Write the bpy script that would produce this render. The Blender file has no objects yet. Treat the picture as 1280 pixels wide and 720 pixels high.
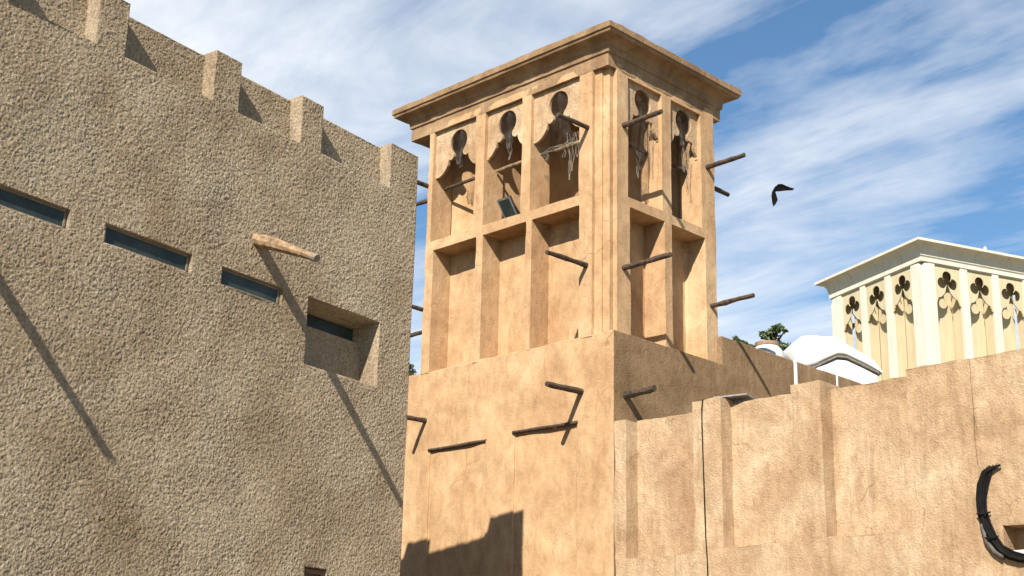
import bpy, bmesh, math, random
import numpy as np
from mathutils import Vector, Matrix
from mathutils.geometry import tessellate_polygon

random.seed(4)
S = bpy.context.scene
col = S.collection
EYE = 1.6                                    # camera height above the ground

# ------------------------------------------------------------------ camera
F_PX, PITCH, ROLL, YAW = 1776.3, 0.300739, 0.022073, 0.778696
fw = np.array([0, math.cos(PITCH), math.sin(PITCH)])
r0 = np.array([1.0, 0, 0]); u0 = np.cross(r0, fw)
rt = math.cos(ROLL) * r0 + math.sin(ROLL) * u0
up = -math.sin(ROLL) * r0 + math.cos(ROLL) * u0
cd = bpy.data.cameras.new('camera'); cam = bpy.data.objects.new('camera', cd); col.objects.link(cam)
cd.sensor_width = 36.0; cd.lens = 36.0 * F_PX / 1280.0; cd.clip_start = 0.1; cd.clip_end = 6000
M = Matrix(((rt[0], up[0], -fw[0], 0), (rt[1], up[1], -fw[1], 0), (rt[2], up[2], -fw[2], EYE), (0, 0, 0, 1)))
cam.matrix_world = M
S.camera = cam
S.render.resolution_x = 1024; S.render.resolution_y = 576

# ------------------------------------------------------------------ light
SUN = Vector((-0.23752, -0.74902, 0.60500)).normalized()
world = bpy.data.worlds.new('World'); S.world = world; world.use_nodes = True
def build_world():
    nt = world.node_tree; N = nt.nodes; L = nt.links; N.clear()
    out = N.new('ShaderNodeOutputWorld'); bg = N.new('ShaderNodeBackground'); L.new(bg.outputs[0], out.inputs[0])
    bg.inputs[1].default_value = 0.060
    sky = N.new('ShaderNodeTexSky'); sky.sky_type = 'NISHITA'; sky.sun_disc = False
    sky.sun_elevation = math.asin(SUN.z); sky.sun_rotation = math.atan2(SUN.x, SUN.y)
    sky.air_density = 1.0; sky.dust_density = 0.4; sky.ozone_density = 2.2
    tc = N.new('ShaderNodeTexCoord')
    sep = N.new('ShaderNodeSeparateXYZ'); L.new(tc.outputs['Generated'], sep.inputs[0])
    zc = N.new('ShaderNodeMath'); zc.operation = 'MAXIMUM'; zc.inputs[1].default_value = 0.06; L.new(sep.outputs[2], zc.inputs[0])
    dv = N.new('ShaderNodeVectorMath'); dv.operation = 'DIVIDE'
    cb = N.new('ShaderNodeCombineXYZ')
    for i in range(3): L.new(zc.outputs[0], cb.inputs[i])
    L.new(tc.outputs['Generated'], dv.inputs[0]); L.new(cb.outputs[0], dv.inputs[1])
    def noise(scale, detail, rough, rot, sc, loc, dist=0.0):
        m0 = N.new('ShaderNodeMapping'); m0.inputs['Rotation'].default_value[2] = rot; L.new(dv.outputs[0], m0.inputs[0])
        m = N.new('ShaderNodeMapping'); m.inputs['Scale'].default_value = sc; m.inputs['Location'].default_value = loc
        L.new(m0.outputs[0], m.inputs[0])
        n = N.new('ShaderNodeTexNoise'); n.inputs['Scale'].default_value = scale; n.inputs['Detail'].default_value = detail
        n.inputs['Roughness'].default_value = rough; n.inputs['Distortion'].default_value = dist
        L.new(m.outputs[0], n.inputs['Vector']); return n.outputs[0]
    big = noise(1.25, 6, 0.55, math.radians(-40), (1.0, 0.5, 1), (3.1, 1.7, 0), 0.4)
    fine = noise(3.4, 9, 0.62, math.radians(-40), (1.0, 0.30, 1), (0.4, 5.2, 0), 0.5)
    mx = N.new('ShaderNodeMath'); mx.operation = 'MULTIPLY_ADD'; mx.inputs[1].default_value = 0.42
    L.new(fine, mx.inputs[0])
    sc = N.new('ShaderNodeMath'); sc.operation = 'MULTIPLY'; sc.inputs[1].default_value = 0.88; L.new(big, sc.inputs[0]); L.new(sc.outputs[0], mx.inputs[2])
    rmp = N.new('ShaderNodeValToRGB'); e = rmp.color_ramp.elements
    e[0].position = 0.54; e[0].color = (0, 0, 0, 1); e[1].position = 0.785; e[1].color = (0.95, 0.95, 0.95, 1)
    L.new(mx.outputs[0], rmp.inputs[0])
    # the cloud bank fills the part of the sky ahead; the sky behind is mostly clear
    mr = N.new('ShaderNodeMapRange'); mr.inputs['From Min'].default_value = 0.0; mr.inputs['From Max'].default_value = 0.45
    L.new(sep.outputs[1], mr.inputs['Value'])
    cm = N.new('ShaderNodeMath'); cm.operation = 'MULTIPLY'; L.new(rmp.outputs[0], cm.inputs[0]); L.new(mr.outputs[0], cm.inputs[1])
    mix = N.new('ShaderNodeMixRGB'); L.new(cm.outputs[0], mix.inputs[0])
    tn = N.new('ShaderNodeMixRGB'); tn.blend_type = 'MULTIPLY'; tn.inputs[0].default_value = 1; tn.inputs[2].default_value = (0.86, 1.10, 1.20, 1)
    L.new(sky.outputs[0], tn.inputs[1]); L.new(tn.outputs[0], mix.inputs[1])
    mix.inputs[2].default_value = (8.0, 8.4, 8.9, 1)
    L.new(mix.outputs[0], bg.inputs[0])
build_world()
sd = bpy.data.lights.new('sun', 'SUN'); so = bpy.data.objects.new('sun', sd); col.objects.link(so)
sd.energy = 5.0; sd.angle = math.radians(0.5); sd.color = (1.0, 0.94, 0.85)
so.rotation_euler = SUN.to_track_quat('Z', 'Y').to_euler()
vs = S.view_settings; vs.view_transform = 'Standard'; vs.look = 'None'; vs.gamma = 1; vs.use_curve_mapping = False
vs.exposure = 1.0
try:
    S.cycles.max_bounces = 5; S.cycles.diffuse_bounces = 3
except Exception: pass

# ------------------------------------------------------------------ materials
def new_mat(name):
    m = bpy.data.materials.new(name); m.use_nodes = True
    nt = m.node_tree; b = nt.nodes.get('Principled BSDF'); return m, nt, b
def ramp(nt, src, stops):
    r = nt.nodes.new('ShaderNodeValToRGB'); e = r.color_ramp.elements
    while len(e) < len(stops): e.new(0.5)
    for k, (p, c) in enumerate(stops): e[k].position = p; e[k].color = (*c, 1)
    nt.links.new(src, r.inputs[0]); return r.outputs[0]
def noise_node(nt, scale, detail=5, rough=0.6, sc=(1, 1, 1), dist=0.0, loc=(0, 0, 0)):
    tc = nt.nodes.new('ShaderNodeTexCoord'); mp = nt.nodes.new('ShaderNodeMapping')
    mp.inputs['Scale'].default_value = sc; mp.inputs['Location'].default_value = loc
    nt.links.new(tc.outputs['Object'], mp.inputs[0])
    n = nt.nodes.new('ShaderNodeTexNoise'); n.inputs['Scale'].default_value = scale; n.inputs['Detail'].default_value = detail
    n.inputs['Roughness'].default_value = rough; n.inputs['Distortion'].default_value = dist
    nt.links.new(mp.outputs[0], n.inputs['Vector']); return n.outputs[0]
def mixc(nt, a, b, fac, mode='MIX'):
    m = nt.nodes.new('ShaderNodeMixRGB'); m.blend_type = mode
    for s, v in ((m.inputs[0], fac), (m.inputs[1], a), (m.inputs[2], b)):
        if hasattr(v, 'links'): nt.links.new(v, s)
        elif isinstance(v, (int, float)): s.default_value = v
        else: s.default_value = (*v, 1)
    return m.outputs[0]
def bump(nt, bsdf, layers):
    prev = None
    for src, strength, dist in layers:
        b = nt.nodes.new('ShaderNodeBump'); b.inputs['Strength'].default_value = strength; b.inputs['Distance'].default_value = dist
        nt.links.new(src, b.inputs['Height'])
        if prev is not None: nt.links.new(prev, b.inputs['Normal'])
        prev = b.outputs[0]
    nt.links.new(prev, bsdf.inputs['Normal'])
def plaster(name, c_dark, c_mid, c_light, stain, grain=0.6, stain_amt=0.5, streak=0.35, crack=0.7):
    m, nt, b = new_mat(name)
    n1 = noise_node(nt, 0.9, 8, 0.62, (1, 1, 0.8), 0.6)
    base = ramp(nt, n1, [(0.30, c_dark), (0.50, c_mid), (0.70, c_light)])
    n2 = noise_node(nt, 6.0, 8, 0.7, (1, 1, 0.7), 0.3, (3, 1, 7))
    f2 = ramp(nt, n2, [(0.34, (0.66, 0.63, 0.58)), (0.60, (1.10, 1.10, 1.10))])
    base = mixc(nt, base, f2, 0.55, 'MULTIPLY')
    n3 = noise_node(nt, 13, 7, 0.68, (1.0, 1.0, 0.07), 0.35, (9, 2, 0))     # rain streaks
    f3 = ramp(nt, n3, [(0.48, (0, 0, 0)), (0.70, (1, 1, 1))]); f3 = mixc(nt, f3, ramp(nt, noise_node(nt, 1.6, 5, 0.6, (1, 1, 1), 0.4, (2, 8, 4)), [(0.38, (0.05, 0.05, 0.05)), (0.62, (1, 1, 1))]), 1.0, 'MULTIPLY')
    fs = nt.nodes.new('ShaderNodeMath'); fs.operation = 'MULTIPLY'; fs.inputs[1].default_value = streak; nt.links.new(f3, fs.inputs[0])
    base = mixc(nt, base, stain, fs.outputs[0])
    n4 = noise_node(nt, 26.0, 4, 0.7, (1, 1, 0.8), 0.0, (1, 5, 2))          # specks and pits
    f4 = ramp(nt, n4, [(0.63, (0, 0, 0)), (0.78, (1, 1, 1))])
    fp = nt.nodes.new('ShaderNodeMath'); fp.operation = 'MULTIPLY'; fp.inputs[1].default_value = stain_amt; nt.links.new(f4, fp.inputs[0])
    base = mixc(nt, base, stain, fp.outputs[0])
    if crack:                                                # sparse hairline cracks
        tc = nt.nodes.new('ShaderNodeTexCoord'); wv = nt.nodes.new('ShaderNodeTexNoise'); wv.inputs['Scale'].default_value = 3.0; wv.inputs['Detail'].default_value = 6
        nt.links.new(tc.outputs['Object'], wv.inputs['Vector'])
        ad = nt.nodes.new('ShaderNodeVectorMath'); ad.operation = 'MULTIPLY_ADD'; ad.inputs[1].default_value = (0.35, 0.35, 0.35)
        nt.links.new(wv.outputs['Color'], ad.inputs[0]); nt.links.new(tc.outputs['Object'], ad.inputs[2])
        vo = nt.nodes.new('ShaderNodeTexVoronoi'); vo.feature = 'DISTANCE_TO_EDGE'; vo.inputs['Scale'].default_value = 0.9; nt.links.new(ad.outputs[0], vo.inputs['Vector'])
        ck = ramp(nt, vo.outputs['Distance'], [(0.0, (1, 1, 1)), (0.009, (0, 0, 0))])
        ck = mixc(nt, ck, ramp(nt, noise_node(nt, 0.8, 4, 0.6, (1, 1, 1), 0, (6, 3, 1)), [(0.50, (0, 0, 0)), (0.62, (crack, crack, crack))]), 1.0, 'MULTIPLY')
        base = mixc(nt, base, stain, ck)
    nt.links.new(base, b.inputs['Base Color']); b.inputs['Roughness'].default_value = 0.95
    b.inputs['Specular IOR Level'].default_value = 0.15
    bump(nt, b, [(n2, 0.6 * grain, 0.05), (noise_node(nt, 38, 6, 0.7), 1.0 * grain, 0.018)])
    return m
MAT = {}
MAT['plaster'] = plaster('tan_plaster', (0.325, 0.192, 0.099), (0.425, 0.270, 0.145), (0.495, 0.340, 0.198), (0.19, 0.10, 0.045))
MAT['wallplaster'] = plaster('sand_plaster', (0.335, 0.208, 0.115), (0.455, 0.315, 0.188), (0.57, 0.435, 0.29), (0.17, 0.092, 0.042), 1.35, 0.95, 0.5)
MAT['shadedbrown'] = plaster('shaded_brown_plaster', (0.19, 0.118, 0.060), (0.255, 0.165, 0.088), (0.32, 0.213, 0.122), (0.13, 0.07, 0.035), 1.5, 0.6, 0.6)  # darker brown puts dim grazing light, besides streaks, into the colour
MAT['cornice'] = plaster('weathered_plaster', (0.18, 0.108, 0.058), (0.28, 0.18, 0.098), (0.37, 0.255, 0.15), (0.14, 0.08, 0.045), 0.9, 0.7, 0.5)
def stucco():
    m, nt, b = new_mat('rough_stucco')
    n1 = noise_node(nt, 0.7, 6, 0.6, (1, 1, 1), 0.5)
    base = ramp(nt, n1, [(0.3, (0.39, 0.293, 0.188)), (0.5, (0.50, 0.388, 0.260)), (0.7, (0.585, 0.478, 0.335))])
    n2 = noise_node(nt, 30, 6, 0.7)
    base = mixc(nt, base, ramp(nt, n2, [(0.35, (0.36, 0.33, 0.29)), (0.6, (1.12, 1.12, 1.12))]), 0.7, 'MULTIPLY')
    n3 = noise_node(nt, 1.7, 7, 0.7, (1, 1, 0.6), 0.4, (4, 4, 1))
    base = mixc(nt, base, (0.27, 0.165, 0.085), mixc(nt, (0, 0, 0), ramp(nt, n3, [(0.50, (0, 0, 0)), (0.72, (1, 1, 1))]), 0.38))
    nt.links.new(base, b.inputs['Base Color']); b.inputs['Roughness'].default_value = 0.97
    b.inputs['Specular IOR Level'].default_value = 0.1
    bump(nt, b, [(noise_node(nt, 78, 5, 0.7, (1, 1, 1.25)), 1.0, 0.030), (noise_node(nt, 140, 4, 0.6), 0.8, 0.010)])
    return m
MAT['stucco'] = stucco()
def simple(name, c, rough=0.6, metal=0.0, var=0.25, scale=12, bmp=0.0, c2=None, sc=(1, 1, 1)):
    m, nt, b = new_mat(name)
    n = noise_node(nt, scale, 6, 0.65, sc)
    c2 = c2 or tuple(min(1, x * (1 + var)) for x in c); c1 = tuple(x * (1 - var) for x in c) if c2 is None else c
    nt.links.new(ramp(nt, n, [(0.35, c1), (0.65, c2)]), b.inputs['Base Color'])
    b.inputs['Roughness'].default_value = rough; b.inputs['Metallic'].default_value = metal
    if bmp: bump(nt, b, [(n, bmp, 0.02)])
    return m
MAT['darkwood'] = simple('weathered_dark_wood', (0.018, 0.011, 0.006), 0.9, c2=(0.085, 0.052, 0.029), scale=14, bmp=0.8)
MAT['palewood'] = simple('pale_weathered_wood', (0.10, 0.058, 0.028), 0.85, c2=(0.34, 0.225, 0.12), scale=12, bmp=0.8)
MAT['cream'] = simple('cream_paint', (0.40, 0.33, 0.20), 0.8, c2=(0.47, 0.395, 0.25), scale=3.0, sc=(1.5, 1.5, 0.3))
MAT['creamlight'] = simple('pale_cream_paint', (0.47, 0.44, 0.345), 0.8, c2=(0.55, 0.515, 0.42), scale=3.0, sc=(1.5, 1.5, 0.25))
MAT['netsunlit'] = simple('sunlit_netting', (0.12, 0.105, 0.08), 0.9, c2=(0.27, 0.24, 0.19), scale=9)  # paler copy of the netting, sunlight on the hanging strands put into its colour
MAT['net'] = simple('old_netting', (0.03, 0.027, 0.023), 0.9, c2=(0.14, 0.125, 0.10), scale=5)
MAT['blackmetal'] = simple('black_metal', (0.02, 0.02, 0.022), 0.45, 0.3, c2=(0.05, 0.05, 0.05))
MAT['cable'] = simple('black_rubber', (0.004, 0.004, 0.004), 0.8, c2=(0.010, 0.009, 0.008))
MAT['cable'].node_tree.nodes['Principled BSDF'].inputs['Specular IOR Level'].default_value = 0.12
MAT['greycond'] = simple('grey_conduit', (0.06, 0.05, 0.04), 0.8, c2=(0.12, 0.10, 0.08))
MAT['white'] = simple('white_fibreglass', (0.50, 0.50, 0.47), 0.5, c2=(0.56, 0.56, 0.53), scale=3)
MAT['ventshadow'] = simple('dark_vent_shadow', (0.09, 0.08, 0.06), 0.8, c2=(0.17, 0.15, 0.115))  # vent tone that also holds the shadow under the hood
MAT['greymetal'] = simple('dull_grey_metal', (0.20, 0.19, 0.18), 0.5, 0.5, c2=(0.34, 0.33, 0.31))
MAT['dustyframe'] = simple('dusty_frame', (0.13, 0.10, 0.07), 0.8, c2=(0.22, 0.18, 0.13))
MAT['terracotta'] = simple('brown_clay', (0.20, 0.12, 0.07), 0.85, c2=(0.30, 0.19, 0.11))
MAT['potwhite'] = simple('pale_grey_pot', (0.42, 0.43, 0.40), 0.7, c2=(0.55, 0.55, 0.52))
MAT['feather'] = simple('black_feathers', (0.003, 0.003, 0.003), 1.0, c2=(0.010, 0.008, 0.008))
MAT['feather'].node_tree.nodes['Principled BSDF'].inputs['Specular IOR Level'].default_value = 0.05
MAT['bark'] = simple('bark', (0.06, 0.045, 0.03), 0.9, c2=(0.13, 0.10, 0.07), bmp=0.7)
MAT['frame_red'] = simple('red_brown_frame', (0.09, 0.03, 0.018), 0.6, c2=(0.15, 0.06, 0.035))
MAT['ground'] = simple('sandy_ground', (0.13, 0.105, 0.07), 0.95, c2=(0.20, 0.16, 0.11), scale=1.5, bmp=0.5)
MAT['deck'] = simple('roof_screed', (0.30, 0.25, 0.18), 0.95, c2=(0.38, 0.32, 0.24), scale=2, bmp=0.4)
def leafmat():
    m, nt, b = new_mat('leaves')
    oi = nt.nodes.new('ShaderNodeNewGeometry')
    nt.links.new(ramp(nt, oi.outputs['Random Per Island'], [(0.0, (0.028, 0.045, 0.012)), (0.5, (0.05, 0.08, 0.02)), (1.0, (0.10, 0.12, 0.035))]), b.inputs['Base Color'])
    b.inputs['Roughness'].default_value = 0.55; return m
MAT['leaf'] = leafmat()
def glassmat():
    m, nt, b = new_mat('dark_window_glass')
    n = noise_node(nt, 4, 5, 0.6)
    nt.links.new(ramp(nt, n, [(0.35, (0.020, 0.030, 0.029)), (0.7, (0.045, 0.058, 0.052))]), b.inputs['Base Color'])
    b.inputs['Roughness'].default_value = 0.3; b.inputs['Specular IOR Level'].default_value = 0.22; return m
MAT['glass'] = glassmat()

# ------------------------------------------------------------------ noise and mesh helpers
_rng = np.random.default_rng(7); _T = _rng.random((64, 64, 64)).astype(np.float64)
def vnoise(P):
    i = np.floor(P).astype(int); f = P - i; f = f * f * (3 - 2 * f); r = 0
    for dx in (0, 1):
        for dy in (0, 1):
            for dz in (0, 1):
                w = (f[:, 0] if dx else 1 - f[:, 0]) * (f[:, 1] if dy else 1 - f[:, 1]) * (f[:, 2] if dz else 1 - f[:, 2])
                r = r + w * _T[(i[:, 0] + dx) % 64, (i[:, 1] + dy) % 64, (i[:, 2] + dz) % 64]
    return r - 0.5
_A, _B = math.radians(37), math.radians(29)
_ROT = np.array([[math.cos(_A), -math.sin(_A), 0], [math.sin(_A), math.cos(_A), 0], [0, 0, 1]]) @ np.array([[1, 0, 0], [0, math.cos(_B), -math.sin(_B)], [0, math.sin(_B), math.cos(_B)]])
def fbm(P, oct=3, gain=0.5):
    P = P @ _ROT.T
    r = 0; a = 1.0; f = 1.0
    for k in range(oct): r = r + a * vnoise(P * f + 17.3 * k); a *= gain; f *= 2.03; P = P @ _ROT.T
    return r
Z = np.array([0, 0, 1.0]); G = np.array([0, 0, EYE])

def tag(o, label=None, cat=None, group=None, kind=None):
    if label: o['label'] = label
    if cat: o['category'] = cat
    if group: o['group'] = group
    if kind: o['kind'] = kind
    return o
def empty(name, loc, label, cat, group=None):
    o = bpy.data.objects.new(name, None); col.objects.link(o); o.location = tuple(loc); o.empty_display_size = 0.3
    return tag(o, label, cat, group)
def build(name, V, F, mat, parent=None, smooth=False, origin=None):
    """V in world coordinates (ground at 0)"""
    V = np.asarray(V, float)
    if parent is not None: off = np.array(parent.matrix_basis.translation)
    else: off = np.zeros(3) if origin is None else np.asarray(origin, float)
    chain = parent.parent if parent is not None else None
    while chain is not None: off = off + np.array(chain.matrix_basis.translation); chain = chain.parent
    me = bpy.data.meshes.new(name); me.from_pydata((V - off).tolist(), [], F); me.update()
    me.materials.append(mat)
    if smooth: me.polygons.foreach_set('use_smooth', [True] * len(me.polygons))
    o = bpy.data.objects.new(name, me); col.objects.link(o)
    if parent is not None: o.parent = parent
    elif origin is not None: o.location = tuple(off)
    return o
def bevel(o, w, seg=2, ang=35):
    m = o.modifiers.new('bevel', 'BEVEL'); m.width = w; m.segments = seg; m.limit_method = 'ANGLE'; m.angle_limit = math.radians(ang)
    m.harden_normals = True
    o.data.polygons.foreach_set('use_smooth', [True] * len(o.data.polygons)); return o
def displaced(V, F, amp, scale, oct=3, gain=0.5):
    me = bpy.data.meshes.new('tmp'); me.from_pydata(np.asarray(V).tolist(), [], F); me.update()
    n = np.empty(len(V) * 3); me.vertex_normals.foreach_get('vector', n); n = n.reshape(-1, 3)
    bpy.data.meshes.remove(me)
    return np.asarray(V) + n * (amp * fbm(np.asarray(V) * scale + 50, oct, gain))[:, None]
class Mesh:
    def __init__(s): s.V = []; s.F = []
    def add(s, V, F):
        k = len(s.V); s.V += [np.asarray(v, float) for v in V]; s.F += [tuple(i + k for i in f) for f in F]
    def box(s, c, ax, h):
        c = np.asarray(c, float); V = []
        for k in range(8):
            V.append(c + sum(ax[i] * h[i] * (1 if k >> i & 1 else -1) for i in range(3)))
        hand = np.dot(np.cross(ax[0], ax[1]), ax[2]) > 0
        F = [(0, 2, 3, 1), (4, 5, 7, 6), (0, 1, 5, 4), (2, 6, 7, 3), (0, 4, 6, 2), (1, 3, 7, 5)]
        if not hand: F = [f[::-1] for f in F]
        s.add(V, F)
    def tube(s, pts, rad, sides=8, caps=True):
        pts = [np.asarray(p, float) for p in pts]; n = len(pts)
        if not hasattr(rad, '__len__'): rad = [rad] * n
        t0 = pts[1] - pts[0]; t0 /= np.linalg.norm(t0)
        ref = np.array([0, 0, 1.0]) if abs(t0[2]) < 0.9 else np.array([1.0, 0, 0])
        V = []; x = np.cross(ref, t0); x /= np.linalg.norm(x)
        for k in range(n):
            t = pts[min(k + 1, n - 1)] - pts[max(k - 1, 0)]; t /= np.linalg.norm(t)
            x = x - t * (x @ t); x /= np.linalg.norm(x); y = np.cross(t, x)
            for j in range(sides):
                a = 2 * math.pi * j / sides; V.append(pts[k] + rad[k] * (math.cos(a) * x + math.sin(a) * y))
        F = []
        for k in range(n - 1):
            for j in range(sides):
                F.append((k * sides + j, k * sides + (j + 1) % sides, (k + 1) * sides + (j + 1) % sides, (k + 1) * sides + j))
        if caps: F.append(tuple(range(sides))[::-1]); F.append(tuple((n - 1) * sides + j for j in range(sides)))
        s.add(V, F)
    def lathe(s, c, prof, sides=24):
        V = []; F = []
        for r, zz in prof:
            for j in range(sides):
                a = 2 * math.pi * j / sides; V.append(np.asarray(c) + np.array([r * math.cos(a), r * math.sin(a), zz]))
        for k in range(len(prof) - 1):
            for j in range(sides):
                F.append((k * sides + j, k * sides + (j + 1) % sides, (k + 1) * sides + (j + 1) % sides, (k + 1) * sides + j))
        F.append(tuple(range(sides))[::-1]); F.append(tuple((len(prof) - 1) * sides + j for j in range(sides)))
        s.add(V, F)
    def build(s, name, mat, parent=None, smooth=False, origin=None): return build(name, s.V, s.F, mat, parent, smooth, origin)

def refine(cuts, step):
    out = [cuts[0]]
    for a, b in zip(cuts[:-1], cuts[1:]):
        st = step(0.5 * (a + b)) if callable(step) else step
        n = max(1, int(math.ceil((b - a) / st - 1e-6)))
        for k in range(1, n + 1): out.append(a + (b - a) * k / n)
    return out
def relief(O, U, N, ucuts, zcuts, fn, D, step_u, step_z, back=True):
    """wall slab as a stepped relief: fn(u, z) gives the depth of a cell behind the face, None cuts it right through"""
    O = np.asarray(O, float); us = refine(sorted(ucuts), step_u); zs = refine(sorted(zcuts), step_z)
    h = 1 if np.dot(np.cross(U, Z), N) > 0 else -1
    nu, nz = len(us) - 1, len(zs) - 1
    vid = {}; V = []; F = []
    def vert(i, j, d):
        k = (i, j, round(d, 4)); r = vid.get(k)
        if r is None:
            r = vid[k] = len(V); V.append((us[i], zs[j], d))
        return r
    dep = [[fn(0.5 * (us[i] + us[i + 1]), 0.5 * (zs[j] + zs[j + 1])) for j in range(nz)] for i in range(nu)]
    g = lambda i, j: D if (i < 0 or j < 0 or i >= nu or j >= nz or dep[i][j] is None) else dep[i][j]
    for i in range(nu):
        for j in range(nz):
            d = dep[i][j]
            if d is None: continue
            f = (vert(i, j, d), vert(i + 1, j, d), vert(i + 1, j + 1, d), vert(i, j + 1, d)); F.append(f if h > 0 else f[::-1])
            if back and d < D:
                f = (vert(i, j, D), vert(i + 1, j, D), vert(i + 1, j + 1, D), vert(i, j + 1, D)); F.append(f if h < 0 else f[::-1])
    for i in range(nu + 1):
        for j in range(nz):
            dl, dr = g(i - 1, j), g(i, j)
            if abs(dl - dr) < 1e-6: continue
            a, b = min(dl, dr), max(dl, dr)
            f = (vert(i, j, a), vert(i, j + 1, a), vert(i, j + 1, b), vert(i, j, b))     # normal -h*U
            want = 1 if dr > dl else -1
            F.append(f if -h == want else f[::-1])
    for i in range(nu):
        for j in range(nz + 1):
            dl, dr = g(i, j - 1), g(i, j)
            if abs(dl - dr) < 1e-6: continue
            a, b = min(dl, dr), max(dl, dr)
            f = (vert(i, j, a), vert(i + 1, j, a), vert(i + 1, j, b), vert(i, j, b))     # normal h*Z
            want = 1 if dr > dl else -1
            F.append(f if h == want else f[::-1])
    A = np.array(V)
    W = O + A[:, :1] * U - A[:, 2:3] * N + A[:, 1:2] * Z
    return W, F
def inr(x, a, b): return min(a, b) <= x <= max(a, b)

def unproj(x, y, O, N):
    d = rt * (x - 640) / F_PX - up * (y - 360) / F_PX + fw
    return G + d * (((np.asarray(O) - G) @ N) / (d @ N))
def at_dist(x, y, dist):
    d = rt * (x - 640) / F_PX - up * (y - 360) / F_PX + fw
    return G + d * dist / math.hypot(d[0], d[1])

# ------------------------------------------------------------------ ground
def ground():
    n = 60; xs = np.sign(np.linspace(-1, 1, n)) * np.abs(np.linspace(-1, 1, n)) ** 3 * 3000
    V = [(x, y, 0) for x in xs for y in xs]; F = [(i * n + j, (i + 1) * n + j, (i + 1) * n + j + 1, i * n + j + 1) for i in range(n - 1) for j in range(n - 1)]
    tag(build('ground', V, F, MAT['ground']), kind='structure')
ground()

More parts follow.
